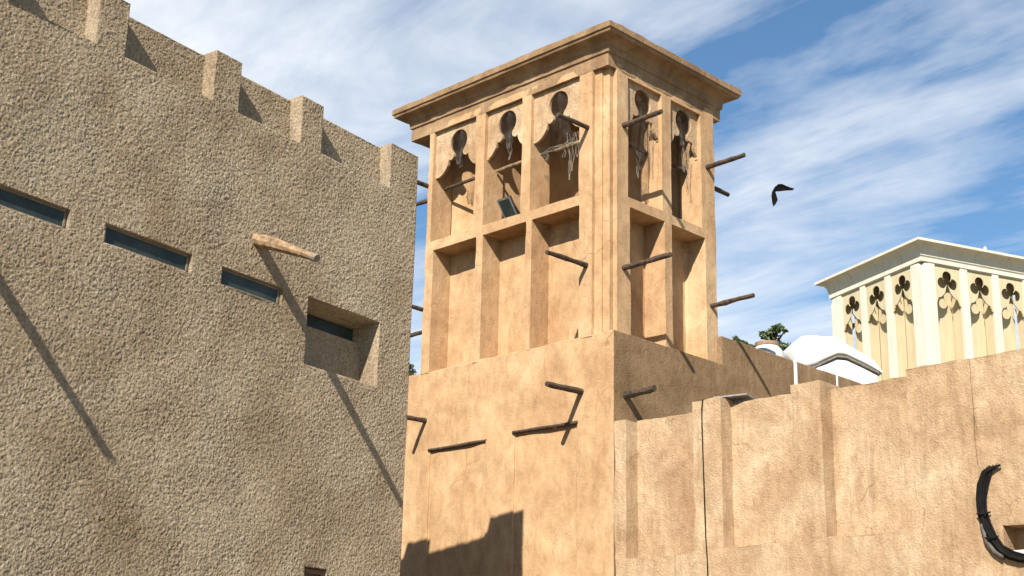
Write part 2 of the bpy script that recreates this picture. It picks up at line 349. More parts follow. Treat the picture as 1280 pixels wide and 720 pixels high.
# ------------------------------------------------------------------ stucco house on the left
yl = math.radians(34.75)
LW = np.array([math.sin(yl), math.cos(yl), 0]); LN = np.array([math.cos(yl), -math.sin(yl), 0])
LO = np.array([-1.335, 18.27, EYE])                       # z in eye-relative metres from here on
house = empty('stucco_house', (-1.335, 18.27, 0), 'rough tan stucco house with slit windows and stubby merlons', 'house')
SLITS = [(-6.95, -5.60), (-5.14, -3.92), (-3.46, -2.46)]
MERL = [(-0.58, 0.0), (-2.36, -1.96), (-3.83, -3.42), (-5.54, -5.14), (-7.05, -6.65), (-8.55, -8.15), (-10.05, -9.65), (-11.55, -11.15)]
def house_front():
    LEDGE, MT, PT = 6.89, 7.535, 7.50
    def fn(t, zz):
        if zz > LEDGE:
            m = any(inr(t, a, b) for a, b in MERL)
            if m: return 0.0
            return 0.19 if zz < PT else None
        if inr(zz, 4.755, 4.97):
            for a, b in SLITS:
                if inr(t, a, b): return 0.10
        if inr(t, -2.01, -0.65) and inr(zz, 4.14, 4.99):
            return 0.46 if inr(zz, 4.74, 4.95) and inr(t, -1.95, -0.69) else 0.30
        if inr(t, -1.77, -1.38) and inr(zz, 1.35, 1.76): return 0.08
        return 0.0
    uc = {-12.0, -8.4, 0.0, -2.01, -0.65, -1.95, -0.69, -1.77, -1.38}
    for a, b in SLITS + MERL: uc |= {a, b}
    zc = {-1.6, 1.0, 1.35, 1.76, 4.14, 4.99, 4.74, 4.95, 4.755, 4.97, LEDGE, PT, MT}
    V, F = relief(LO, LW, LN, uc, zc, fn, 0.5, lambda t: 0.0115 if t > -8.4 else 0.06, lambda q: 0.0115 if q > 1.0 else 0.08)
    me = bpy.data.meshes.new('t'); me.from_pydata(V.tolist(), [], F); me.update()
    n = np.empty(len(V) * 3); me.vertex_normals.foreach_get('vector', n); n = n.reshape(-1, 3); bpy.data.meshes.remove(me)
    h = 0.0105 * fbm(V * 64.0, 2, 0.8) + 0.004 * fbm(V * 30.0 + 9, 1) + 0.03 * fbm(V * 1.3, 2)
    side = np.abs(n @ LN) < 0.8                              # arrises and returns are trowelled smoother
    h = np.where(side, 0.35 * h, h)
    V = V + n * h[:, None]
    build('wall', V, F, MAT['stucco'], house, smooth=True)
    # end wall round the corner, its own merlons
    E0, EN = -LN, LW
    em = [(0.5, 0.70), (2.10, 2.62), (4.1, 4.5), (5.9, 6.3)]
    def fe(t, zz):
        if zz > LEDGE:
            if any(inr(t, a, b) for a, b in em): return 0.0
            return 0.19 if zz < 7.45 else None
        return 0.0
    uc = {0.5, 8.0}
    for a, b in em: uc |= {a, b}
    V, F = relief(LO, E0, EN, uc, {-1.6, LEDGE, 7.45, MT}, fe, 0.45, 0.06, 0.07)
    V = displaced(V, F, 0.03, 9, 3); build('end_wall', V, F, MAT['stucco'], house, smooth=True)
    m = Mesh(); m.box(LO + E0 * 4.2 + LW * -6.2 + Z * 6.4, (LW, LN, Z), (5.7, 3.7, 0.1)); m.build('roof', MAT['deck'], house)
    m = Mesh(); m.box(LO + E0 * 8.0 - LW * 6.0 + Z * 2.9, (LW, LN, Z), (6.0, 0.2, 4.5)); m.box(LO + E0 * 4.0 - LW * 12.1 + Z * 2.9, (LN, LW, Z), (3.99, 0.1, 4.49))
    m.build('rear_wall', MAT['stucco'], house)
    def pane(a, b, z0, z1, d, fr=0.018):
        m = Mesh(); m.box(LO + LW * (a + b) / 2 - LN * (d - 0.012) + Z * (z0 + z1) / 2, (LW, LN, Z), ((b - a) / 2 - 0.004, 0.006, (z1 - z0) / 2 - 0.004))
        return m
    for a, b in SLITS:
        w = empty('slit_window', (0, 0, 0), None, None); w.parent = house
        w.location = (0, 0, 0)
        pane(a + 0.02, b - 0.02, 4.765, 4.96, 0.07).build('pane', MAT['glass'], w)
        f = Mesh(); c = (a + b) / 2; hw = (b - a) / 2
        for zz in (4.772, 4.953): f.box(LO + LW * c - LN * 0.05 + Z * zz, (LW, LN, Z), (hw - 0.03, 0.012, 0.010))
        for tt in (a + 0.03, b - 0.03): f.box(LO + LW * tt - LN * 0.052 + Z * 4.862, (LW, LN, Z), (0.012, 0.012, 0.075))
        f.build('frame', MAT['dustyframe'], w)
    w = empty('recessed_window', (0, 0, 0), None, None); w.parent = house
    pane(-1.93, -0.70, 4.75, 4.94, 0.42).build('pane', MAT['glass'], w)
    w = empty('small_window', (0, 0, 0), None, None); w.parent = house
    f = Mesh()
    f.box(LO + LW * -1.575 - LN * 0.045 + Z * 1.715, (LW, LN, Z), (0.16, 0.02, 0.022)); f.box(LO + LW * -1.575 - LN * 0.045 + Z * 1.40, (LW, LN, Z), (0.16, 0.02, 0.022))
    for tt in (-1.73, -1.42): f.box(LO + LW * tt - LN * 0.047 + Z * 1.557, (LW, LN, Z), (0.022, 0.02, 0.13))
    f.build('frame', MAT['frame_red'], w); pane(-1.72, -1.43, 1.40, 1.715, 0.07).build('pane', MAT['glass'], w)
    for t0 in (-2.94, -7.87):                               # drooping wooden water spouts
        m = Mesh(); R = LO + LW * t0 + Z * 5.43
        pts = [R - LN * 0.1 + Z * 0.03, R, R + LN * 0.3 - Z * 0.10, R + LN * 0.62 - Z * 0.23, R + LN * 0.90 - Z * 0.35]
        m.tube(pts, [0.092, 0.088, 0.074, 0.057, 0.042], 10)
        V = displaced(m.V, m.F, 0.02, 9); sp = build('water_spout', V, m.F, MAT['palewood'], house, smooth=False)
        c = Mesh(); c.tube([R + LN * 0.885 - Z * 0.345, R + LN * 0.965 - Z * 0.385], 0.048, 10); c.build('end_cap', MAT['dustyframe'], sp)
house_front()

# ------------------------------------------------------------------ tan wind tower and its house block
TA = np.array([-math.cos(YAW), math.sin(YAW), 0]); TB = np.array([math.sin(YAW), math.cos(YAW), 0])
TC = np.array([1.64258, 21.93859, EYE])
def T(u, v, z): return TC + TA * u + TB * v + Z * z
U0, U1, V0, V1 = 0.12, 5.14, 0.0, 3.2                        # frieze rectangle
tower = empty('wind_tower', TC * np.array([1, 1, 0]), 'tall tan plastered wind tower with keyhole openings and dark wooden poles', 'wind tower')

def base_block():
    pan = [(0.79, 2.18, 4.74), (2.84, 4.27, 4.69)]
    def fl(u, zz):
        for a, b, t in pan:
            if inr(u, a, b) and 2.3 < zz < t: return 0.04
        return 0.0
    V, F = relief(TC, TA, -TB, {0, 5.4, .79, 2.18, 2.84, 4.27}, {-1.6, 2.3, 4.69, 4.74, 6.15}, fl, 3.02, 0.10, 0.10)
    V = displaced(V, F, 0.05, 2.0, 3); o = bevel(build('base_wall', V, F, MAT['plaster'], tower), 0.03)
    o.data.materials.append(MAT['shadedbrown'])             # flank round the corner: its grazing-light shade and streaky weathering painted as browner plaster
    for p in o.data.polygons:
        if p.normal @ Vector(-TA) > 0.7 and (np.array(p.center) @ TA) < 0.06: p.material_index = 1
    for (a, b, t) in pan:
        m = Mesh(); n = 9; pts = []; rad = []
        for k in range(n):
            q = k / (n - 1); pts.append(T(b + 0.03 - (b - a + 0.06) * q, 0.0 + 0.006 * math.sin(q * 9), t + 0.006 * math.sin(q * 5 + a))); rad.append(0.029 + 0.003 * math.sin(q * 14 + b))
        m.tube(pts, rad, 8); m.build('lintel', MAT['darkwood'], tower, smooth=True)
base_block()

def shaft():
    Vs = []; Fs = []
    def addm(V, F):
        k = sum(len(x) for x in Vs); Vs.append(V); Fs.extend([tuple(i + k for i in f) for f in F])
    LN_N = [(0.76, 1.86), (2.01, 3.07), (3.24, 4.38)]; LN_U = [(0.77, 1.92), (2.14, 3.09), (3.33, 4.48)]
    RN_N = [(0.57, 1.50), (1.70, 2.66)]; RN_U = [(0.52, 1.45), (1.71, 2.58)]
    def mk(nich, upr, zs0, zs1, ztop):
        def fn(u, zz):
            if zs1 < zz < ztop:
                for a, b in upr:
                    if inr(u, a, b): return None
            if zz < zs0:
                for a, b in nich:
                    if inr(u, a, b): return 0.45
            return 0.0
        return fn
    def cuts(lst, *e):
        s = set(e)
        for l in lst:
            for a, b in l: s |= {a, b}
        return s
    zc = {6.12, 8.46, 8.64, 10.87, 10.99}; zr = {6.12, 8.43, 8.6, 10.80, 10.99}
    fl = mk(LN_N, LN_U, 8.46, 8.64, 10.87); fr = mk(RN_N, RN_U, 8.43, 8.6, 10.80)
    addm(*relief(TC, TA, -TB, cuts((LN_N, LN_U), 0.47, 4.60), zc, fl, 0.5, 0.09, 0.09))
    addm(*relief(T(U0, 0, 0), TB, -TA, cuts((RN_N, RN_U), 0.23, 2.97), zr, fr, 0.5, 0.09, 0.09))
    # far faces, the same bays mirrored
    flm = lambda u, z: fl(U0 + U1 - u, z); frm = lambda v, z: fr(V0 + V1 - v, z)
    cu = {U0 + U1 - x for x in cuts((LN_N, LN_U), 0.47, 4.60)}; cv = {V0 + V1 - x for x in cuts((RN_N, RN_U), 0.23)} | {0.62}; cv = {x for x in cv if x >= 0.62}
    addm(*relief(T(0, V1, 0), TA, TB, cu, zc, flm, 0.5, 0.12, 0.12))
    addm(*relief(T(U1, 0, 0), TB, TA, cv, zr, frm, 0.5, 0.12, 0.12))
    V = np.concatenate(Vs); V = displaced(V, Fs, 0.025, 2.2, 3)
    bevel(build('shaft', V, Fs, MAT['plaster'], tower), 0.018)
    # stepped corner columns in the four notches
    prof = [(0.47, 0.02), (0.47, 0.075), (0.325, 0.075), (0.325, 0.125), (0.20, 0.125), (0.20, 0.232), (0.14, 0.232)]
    zz = np.linspace(6.1, 10.99, 40)
    for su in (0, 1):
        for sv in (0, 1):
            pr = [(u if not su else U0 + U1 - u, v if not sv else V0 + V1 - v) for u, v in prof]
            if su and not sv: pr = [(4.605, 0.02), (5.12, 0.61)]
            inn = (0.6 if not su else U0 + U1 - 0.6, 0.6 if not sv else V0 + V1 - 0.6)
            pr2 = pr + [inn]; n = len(pr2); Vv = []; Ff = []
            for q in zz:
                for (u, v) in pr2: Vv.append(T(u, v, q))
            for k in range(len(zz) - 1):
                for j in range(n):
                    f = (k * n + j, k * n + (j + 1) % n, (k + 1) * n + (j + 1) % n, (k + 1) * n + j)
                    Ff.append(f if (su + sv) % 2 == 0 else f[::-1])
            Vv = displaced(Vv, Ff, 0.02, 2.6, 3); bevel(build('corner_column', Vv, Ff, MAT['plaster'], tower), 0.012)
    # diagonal wind partitions and the inner floor
    m = Mesh(); m.box(T(2.55, 1.6, 8.52), (TA, TB, Z), (2.05, 1.2, 0.08))
    for p, q in (((0.36, 1.58), (4.85, 1.58)), ((3.21, 0.40), (3.21, 2.85)), ((4.78, 0.40), (3.24, 1.52)), ((0.44, 2.82), (3.14, 1.66))):
        p = T(*p, 9.8); q = T(*q, 9.8); d = q - p; L = np.linalg.norm(d); d /= L; nn = np.cross(d, Z)
        m.box((p + q) / 2, (d, nn, Z), (L / 2, 0.06, 1.19 + 0.003 * random.random()))
    m.build('partition', MAT['plaster'], tower)
    # cornice: frieze, moulding, cove and fascia swept round the rectangle
    P = [(0.0, 10.86), (0.0, 11.10), (0.03, 11.105), (0.04, 11.215), (0.055, 11.22)]
    for k in range(7):
        a = k / 6 * math.pi / 2; P.append((0.06 + 0.19 * (1 - math.cos(a)), 11.23 + 0.105 * math.sin(a)))
    P += [(0.262, 11.352), (0.266, 11.388), (0.295, 11.392), (0.30, 11.50), (0.24, 11.53), (0.0, 11.56)]
    V = []; F = []; ring = None
    su = refine([0, 1], 1 / 36); sv = refine([0, 1], 1 / 24)
    for o, zz in P:
        a0, a1, b0, b1 = U0 - o, U1 + o, V0 - o, V1 + o
        R = [(a0 + (a1 - a0) * q, b0) for q in su[:-1]] + [(a1, b0 + (b1 - b0) * q) for q in sv[:-1]] + [(a1 - (a1 - a0) * q, b1) for q in su[:-1]] + [(a0, b1 - (b1 - b0) * q) for q in sv[:-1]]
        n = len(R); V += [T(u, v, zz) for u, v in R]
    for k in range(len(P) - 1):
        for j in range(n):
            F.append((k * n + j, k * n + (j + 1) % n, (k + 1) * n + (j + 1) % n, (k + 1) * n + j))
    F.append(tuple((len(P) - 1) * n + j for j in range(n))); F.append(tuple(range(n))[::-1])
    a = V[0]; nn = np.cross(V[1] - V[0], Z)
    if nn @ (T(0.3, -1, 0) - T(0.3, 0, 0)) < 0: F = [f[::-1] for f in F]
    V = displaced(V, F, 0.026, 5.0, 4)
    bevel(build('cornice', V, F, MAT['cornice'], tower), 0.012)
shaft()

def screen_poly(w_l, w_r, ztop, half):
    """outline of a pierced plate: rectangle above, keyhole and lobed arch cut from below; half = right half of the cut, top to bottom"""
    cut = [(-x, z) for x, z in half[::-1]] + half[1:] if abs(half[0][0]) < 1e-6 else [(-x, z) for x, z in half[::-1]] + half
    zb = half[-1][1]
    return [(-w_l, zb)] + cut + [(w_r, zb), (w_r, ztop), (-w_l, ztop)]
def plate(poly, P, n, th, name, mat, parent):
    """P(x, z) -> front point; n = unit vector pointing to the back"""
    pts = [Vector((x, z, 0)) for x, z in poly]
    tris = tessellate_polygon([pts]); V = [P(x, z) for x, z in poly]; k = len(V); V += [p + n * th for p in V]
    F = [tuple(t) for t in tris] + [tuple(i + k for i in t)[::-1] for t in tris]
    F += [(i, (i + 1) % k, (i + 1) % k + k, i + k) for i in range(k)]
    me = bpy.data.meshes.new('t'); me.from_pydata([tuple(p) for p in V], [], F)
    bm = bmesh.new(); bm.from_mesh(me); bmesh.ops.recalc_face_normals(bm, faces=bm.faces); bm.to_mesh(me); bm.free()
    F = [tuple(p.vertices) for p in me.polygons]; bpy.data.meshes.remove(me)
    return build(name, V, F, mat, parent)
def arc(cx, cz, r, a0, a1, n, rz=None):
    return [(cx + r * math.cos(math.radians(a0 + (a1 - a0) * k / n)), cz + (rz or r) * math.sin(math.radians(a0 + (a1 - a0) * k / n))) for k in range(n + 1)]
KEY = arc(0, 10.53, 0.225, 90, -52, 14, 0.235) + [(0.118, 10.30), (0.125, 10.26), (0.15, 10.225), (0.20, 10.205), (0.245, 10.215), (0.262, 10.24), (0.268, 10.19), (0.29, 10.12), (0.335, 10.05), (0.40, 9.985), (0.48, 9.945)]
SCR_L = [(1.92, 0.77, 1.33), (3.09, 2.14, 2.59), (4.48, 3.33, 3.87)]
SCR_R = [(0.52, 1.45, 1.02), (1.71, 2.58, 2.17)]
def screens():
    for a, b, c in SCR_L:
        half = KEY + [(min(a - c, c - b) - 0.02, 9.93)]
        P = lambda x, z, c=c: T(c - x, 0.075, z)
        plate(screen_poly(a - c + 0.02, c - b + 0.02, 10.93, half), P, TB, 0.055, 'keyhole_screen', MAT['wallplaster'], tower)
        # mirrored twin on the far face
        plate(screen_poly(a - c + 0.02, c - b + 0.02, 10.93, half), lambda x, z, c=c: T(U0 + U1 - c + x, V1 - 0.075, z), -TB, 0.055, 'keyhole_screen', MAT['wallplaster'], tower)
    for a, b, c in SCR_R:
        half = KEY + [(min(c - a, b - c) - 0.02, 9.93)]
        plate(screen_poly(c - a + 0.02, b - c + 0.02, 10.86, half), lambda x, z, c=c: T(U0 + 0.075, c + x, z), TA, 0.055, 'keyhole_screen', MAT['wallplaster'], tower)
        plate(screen_poly(c - a + 0.02, b - c + 0.02, 10.86, half), lambda x, z, c=c: T(U1 - 0.075, V1 - c - x, z), -TA, 0.055, 'keyhole_screen', MAT['wallplaster'], tower)
screens()

def log(R, d, L, r=0.045, droop=0.0, name='wooden_pole', mat='darkwood', parent=None, seed=0):
    rn = random.Random(seed); m = Mesh(); n = 8; pts = []; rad = []
    for k in range(n):
        q = k / (n - 1); l = -0.12 + (L + 0.12) * q
        pts.append(R + d * l + Z * (-droop * q * q + 0.003 * math.sin(q * 7 + seed)) ); rad.append(r * (1.08 - 0.16 * q) * (1 + 0.08 * rn.uniform(-1, 1)))
    m.tube(pts, rad, 9); V = displaced(m.V, m.F, 0.012, 11)
    return build(name, V, m.F, MAT[mat], parent, smooth=False)
# roots: on the left face, right face, then the hidden two
for k, (u, z, L) in enumerate([(0.68, 5.22, 0.84), (4.42, 5.24, 0.60), (0.60, 7.36, 0.98), (0.58, 9.83, 0.78), (4.62, 7.36, 0.75), (4.62, 9.80, 0.75)]):
    log(T(u, 0.02, z), -TB, L, 0.042 if k else 0.05, 0.02, parent=tower, seed=k)
for k, (v, z, L, u) in enumerate([(0.28, 5.12, 0.62, 0), (0.40, 7.31, 1.0, U0), (2.80, 7.20, 0.92, U0), (0.40, 9.86, 0.85, U0), (2.75, 9.81, 0.85, U0)]):
    log(T(u + 0.02, v, z), -TA, L, 0.058 if k == 0 else 0.045, -0.02, parent=tower, seed=20 + k)
for k, (u, z) in enumerate([(0.55, 9.75), (4.55, 9.75), (4.55, 7.2)]): log(T(u, V1, z), TB, 0.8, 0.045, parent=tower, seed=40 + k)
for k, (v, z) in enumerate([(0.45, 9.75), (0.45, 7.1), (2.75, 7.2)]): log(T(U1, v, z), TA, 0.8, 0.04, parent=tower, seed=50 + k)
# short bars across the upper openings
for k, (a, b) in enumerate([(0.80, 1.60), (2.17, 3.06), (3.36, 4.45)]):
    m = Mesh(); m.tube([T(b, 0.30, 9.78), T((a + b) / 2, 0.30, 9.785), T(a, 0.30, 9.79)], [0.030, 0.034, 0.032], 8); m.build('cross_bar', MAT['palewood'] if k != 2 else MAT['darkwood'], tower)
for k, (a, b) in enumerate([(0.55, 1.42), (1.74, 2.55)]):
    m = Mesh(); m.tube([T(U0 + 0.32, a, 9.75), T(U0 + 0.32, b, 9.76)], 0.033, 8); m.build('cross_bar', MAT['darkwood'], tower)

# ------------------------------------------------------------------ torn nets in the openings
def net(P, label, rows, tails, seed, hem=False):
    """P(x, z, d); rows: (z, half width, centre) list describing the hanging sheet"""
    rn = random.Random(seed); m = Mesh(); m2 = Mesh(); r = 0.0026
    ks = np.linspace(0, 1, 11)
    dep = lambda q, z: 0.02 * math.sin(9 * q + 3 * z + seed) + 0.03 * max(0, 10.3 - z)
    zz = [p[0] for p in rows][::-1]; hw = [p[1] for p in rows][::-1]; cc = [p[2] for p in rows][::-1]
    def pt(q, z):
        h = np.interp(z, zz, hw); c = np.interp(z, zz, cc); return P(c + h * (2 * q - 1) + 0.006 * rn.uniform(-1, 1), z + 0.004 * rn.uniform(-1, 1), dep(q, z))
    zt, zb = rows[0][0], rows[-1][0]
    n = int((zt - zb) / 0.028)
    zl = np.linspace(zt, zb, n)
    for j in range(len(ks) - 1):                             # two diagonal families make the mesh
        for s in (0, 1):
            seg = []
            for i, z in enumerate(zl):
                q = ks[min(max(j + ((i % 2) ^ s), 0), len(ks) - 1)]; seg.append(pt(q, z))
            m.tube(seg, r, 3, caps=False)
    for x, z0, z1, w in tails:
        for k in range(3):
            xx = x + rn.uniform(-w, w) * 1.6; x2 = x + rn.uniform(-w, w) * 0.5; seg = []
            for i in range(7):
                q = i / 6; seg.append(P(xx * (1 - q) + x2 * q + 0.02 * math.sin(i * 1.3 + k + seed), z0 + (z1 - z0) * q, 0.01 * math.sin(i + k) - 0.015))
            m2.tube(seg, 0.0028, 3, caps=False)
    if hem:                                                  # pale torn hem of the sheet
        zb2, h, c = rows[-1][0], rows[-1][1], rows[-1][2]
        for k in range(3):
            m2.tube([P(c + h * (2 * q - 1), zb2 + 0.05 * q + 0.025 * math.sin(q * 11 + k * 2) + 0.012 * k, 0.05 + 0.01 * k) for q in np.linspace(0, 1, 12)], 0.0032, 3, caps=False)
    b = P(0, 9.9, 0)
    o = empty('torn_net', b, label, 'netting', 'torn nets hanging in the tower openings')
    m.build('net_sheet', MAT['net'], o); m2.build('loose_strands', MAT['netsunlit'], o)
def circ(r, n=9, zc=10.53):
    return [(zc + r * math.cos(math.pi * k / n), max(0.02, r * math.sin(math.pi * k / n)), 0) for k in range(0, n)]
PL = lambda c: (lambda x, z, d: T(c - x, 0.12 - d, z))
PR = lambda c: (lambda x, z, d: T(U0 + 0.12 - d, c + x, z))
net(PL(3.87), 'torn net stretched in the leftmost keyhole with a short ragged tail', circ(0.23) + [(10.20, 0.09, -0.02), (10.08, 0.05, -0.01)], [(0, 10.15, 10.02, 0.05)], 1)
net(PL(2.59), 'torn net in the keyhole above the floodlight, tapering to a point', circ(0.23) + [(10.2, 0.09, 0.03), (10.02, 0.04, 0.02)], [(0.02, 10.15, 9.82, 0.05)], 2)
net(PL(1.33), 'large torn net flaring like a skirt below the keyhole left of the corner column', circ(0.23) + [(10.25, 0.14, 0), (10.05, 0.22, 0.0), (9.80, 0.36, -0.02), (9.66, 0.42, -0.02)], [(0.22, 9.95, 9.05, 0.05), (0.42, 9.9, 9.42, 0.07), (0.30, 9.9, 9.2, 0.06), (-0.3, 9.7, 9.55, 0.08), (0.1, 9.7, 9.5, 0.1)], 3, True)
net(PR(1.02), 'long torn net gathering to a point behind a pole right of the corner column', circ(0.23) + [(10.25, 0.14, -0.02), (9.95, 0.28, -0.1), (9.70, 0.25, -0.12), (9.45, 0.12, -0.1), (9.25, 0.03, -0.08)], [(-0.08, 9.6, 9.1, 0.06), (0.30, 10.1, 9.35, 0.03)], 4)
net(PR(2.17), 'torn net with one thin strand in the rightmost keyhole of the tan tower', circ(0.23) + [(10.2, 0.09, 0.02), (10.1, 0.04, 0.03)], [(0.06, 10.2, 9.6, 0.03), (0.2, 10.05, 9.3, 0.04)], 5)

# ------------------------------------------------------------------ floodlight on the sill
def floodlight():
    b = T(2.42, 0.02, 8.645)
    r = empty('floodlight', b, 'black square floodlight tilted up on the sill of the middle opening', 'floodlight')
    c = unproj(635.3, 259.5, T(0, -0.06, 0), TB)
    x = -TA; y = -Z * 0.80 + TB * 0.60; y /= np.linalg.norm(y); n = np.cross(x, y); n = n if n @ TB < 0 else -n
    m = Mesh(); m.box(c, (x, y, n), (0.155, 0.19, 0.03)); m.box(c - n * 0.05, (x, y, n), (0.10, 0.12, 0.022)); bevel(m.build('housing', MAT['blackmetal'], r), 0.008)
    m = Mesh(); m.box(c + n * 0.031, (x, y, n), (0.128, 0.155, 0.004)); m.build('lens', MAT['glass'], r)
    m = Mesh()
    for sx in (-1, 1): m.box(c + n * 0.031 + x * 0.141 * sx, (x, y, n), (0.012, 0.188, 0.006))
    for sy in (-1, 1): m.box(c + n * 0.031 + y * 0.172 * sy, (x, y, n), (0.128, 0.014, 0.006))
    m.build('bezel', MAT['greymetal'], r)
    m = Mesh(); m.tube([c + x * 0.16 , c + x * 0.165 + TB * 0.09 - Z * 0.1, b + x * 0.1 + TB * 0.1 , b - x * 0.1 + TB * 0.1, c - x * 0.165 + TB * 0.09 - Z * 0.1, c - x * 0.16], 0.012, 6)
    m.build('bracket', MAT['blackmetal'], r)
floodlight()

# ------------------------------------------------------------------ brown rooftop parapet
def parapet():
    o = empty('parapet_wall', T(0, 3, -EYE), 'brown streaked rooftop parapet running right from the foot of the tan tower', 'wall')
    V, F = relief(T(0.012, 0, 0), TB, -TA, {2.93, 11.0}, {-1.6, 4.0, 6.67}, lambda u, z: 0.0, 0.3, 0.10, 0.10)
    V = displaced(V, F, 0.02, 1.6, 3); bevel(build('wall', V, F, MAT['shadedbrown'], o), 0.03)  # same brown as the flank, grazing shade included in the colour
parapet()
def roof_slab():
    o = empty('flat_roof', T(2, 6, -EYE), 'flat screed roof behind the brown parapet, under the white unit', 'roof')
    m = Mesh(); m.box(T(4.4, 7.2, 5.75), (TA, TB, Z), (4.0, 3.7, 0.15)); m.build('slab', MAT['deck'], o)
    m = Mesh(); m.box(T(4.4, 11.0, 2.0), (TA, TB, Z), (4.4, 0.15, 3.6)); m.box(T(8.6, 7.2, 2.0), (TB, TA, Z), (3.6, 0.15, 3.6)); m.build('wall', MAT['plaster'], o)
roof_slab()

# ------------------------------------------------------------------ low courtyard wall on the right
def low_wall():
    o = empty('courtyard_wall', T(-4, 0, -EYE), 'low sand coloured plaster wall with recessed panels and pilasters at right', 'wall')
    pan = [(-1.55, -0.26, 2.50, 0.28, 4.655), (-3.29, -2.07, 2.54, 0.26, 4.67), (-5.08, -3.77, 2.56, 0.28, 4.66)]
    def fn(u, zz):
        for a, b, z0, d, t in pan:
            if inr(u, a, b):
                if zz > t: return None
                return d if zz > z0 else 0.0
        if inr(u, -6.02, -6.0) and 3.3 < zz: return 0.03 if zz < 4.69 else None
        if inr(u, -7.4, -6.27) and inr(zz, 2.2, 2.52): return 0.35
        if zz > 4.715: return 0.0 if inr(u, -3.77, -3.29) or inr(u, -2.07, -1.55) else None
        if zz > 4.64 and u > -0.26: return None
        if zz > 4.69 and u < -5.08: return None
        return 0.0
    uc = {-0.03, -9.5, -6.02, -6.0, -7.4, -6.27}; zc = {-1.6, 2.2, 2.52, 3.3, 4.64, 4.69, 4.715, 4.735}
    for a, b, z0, d, t in pan: uc |= {a, b}; zc |= {z0, t}
    V, F = relief(T(0, -0.012, 0), TA, -TB, uc, zc, fn, 0.55, 0.085, 0.085)
    V = displaced(V, F, 0.05, 1.9, 4); bevel(build('wall', V, F, MAT['wallplaster'], o), 0.024, 3)
    m = Mesh(); m.box(T(-6.85, 0.03, 2.155), (TA, TB, Z), (0.56, 0.06, 0.05)); bevel(m.build('white_sill', MAT['white'], o), 0.01)
    # terrace between the low wall and the parapet
    m = Mesh(); m.box(T(-4.8, 5.6, 3.55), (TA, TB, Z), (4.6, 5.0, 0.12)); m.build('terrace_slab', MAT['deck'], o)
low_wall()

def cables():
    # bundle of black cables curving over the wall at right
    WP = lambda x, y, off: unproj(x, y, T(0, -0.012 - off, 0), TB)
    base = WP(1230, 640, 0.03); r = empty('cable_bundle', base, 'bundle of black cables curving down the wall to a hole at right edge', 'cables')
    path = [(1241, 583), (1231, 590), (1226, 606), (1224, 624), (1226, 642), (1231, 660), (1239, 676), (1249, 689), (1262, 697), (1275, 701), (1300, 702)]
    for k, (dx, dy, off, rad) in enumerate([(-3, 0, 0.05, 0.020), (1, 0, 0.07, 0.022), (5, -1, 0.045, 0.020), (9, -2, 0.05, 0.016)]):
        pts = []
        for i, (x, y) in enumerate(path):
            q = i / (len(path) - 1); s = 1 - 0.55 * q
            pts.append(WP(x + dx * s + 0.6 * math.sin(i * 2.1 + k), y + dy - 2 * k * q, off))
        m = Mesh(); m.tube(pts, rad, 8); m.build('cable', MAT['cable'], r, smooth=True)
    m = Mesh(); m.tube([WP(1229, 655, 0.03), WP(1235, 678, 0.03), WP(1245, 690, 0.03), WP(1256, 696, 0.03)], 0.045, 8); m.build('conduit', MAT['greycond'], r, smooth=True)
    for x, y in ((1226, 642), (1236, 672)):
        m = Mesh(); m.tube([WP(x - 5, y, 0.06), WP(x - 1, y + 1, 0.105), WP(x + 6, y, 0.105), WP(x + 12, y - 2, 0.05)], 0.010, 6); m.build('cable_tie', MAT['cable'], r)
    # thin wire down the first pilaster
    m = Mesh(); pts = [WP(x, y, 0.035) for x, y in ((878, 500), (877, 512), (877.5, 540), (879, 580), (880.5, 630), (882, 670), (884, 700), (885, 740), (886, 900))]
    m.tube([T(-1.72, 0.1, 4.775)] + pts, 0.008, 6); tag(m.build('wire', MAT['cable'], None, origin=pts[-1]), 'thin black wire hanging down the first pilaster of the low wall', 'wire')
cables()

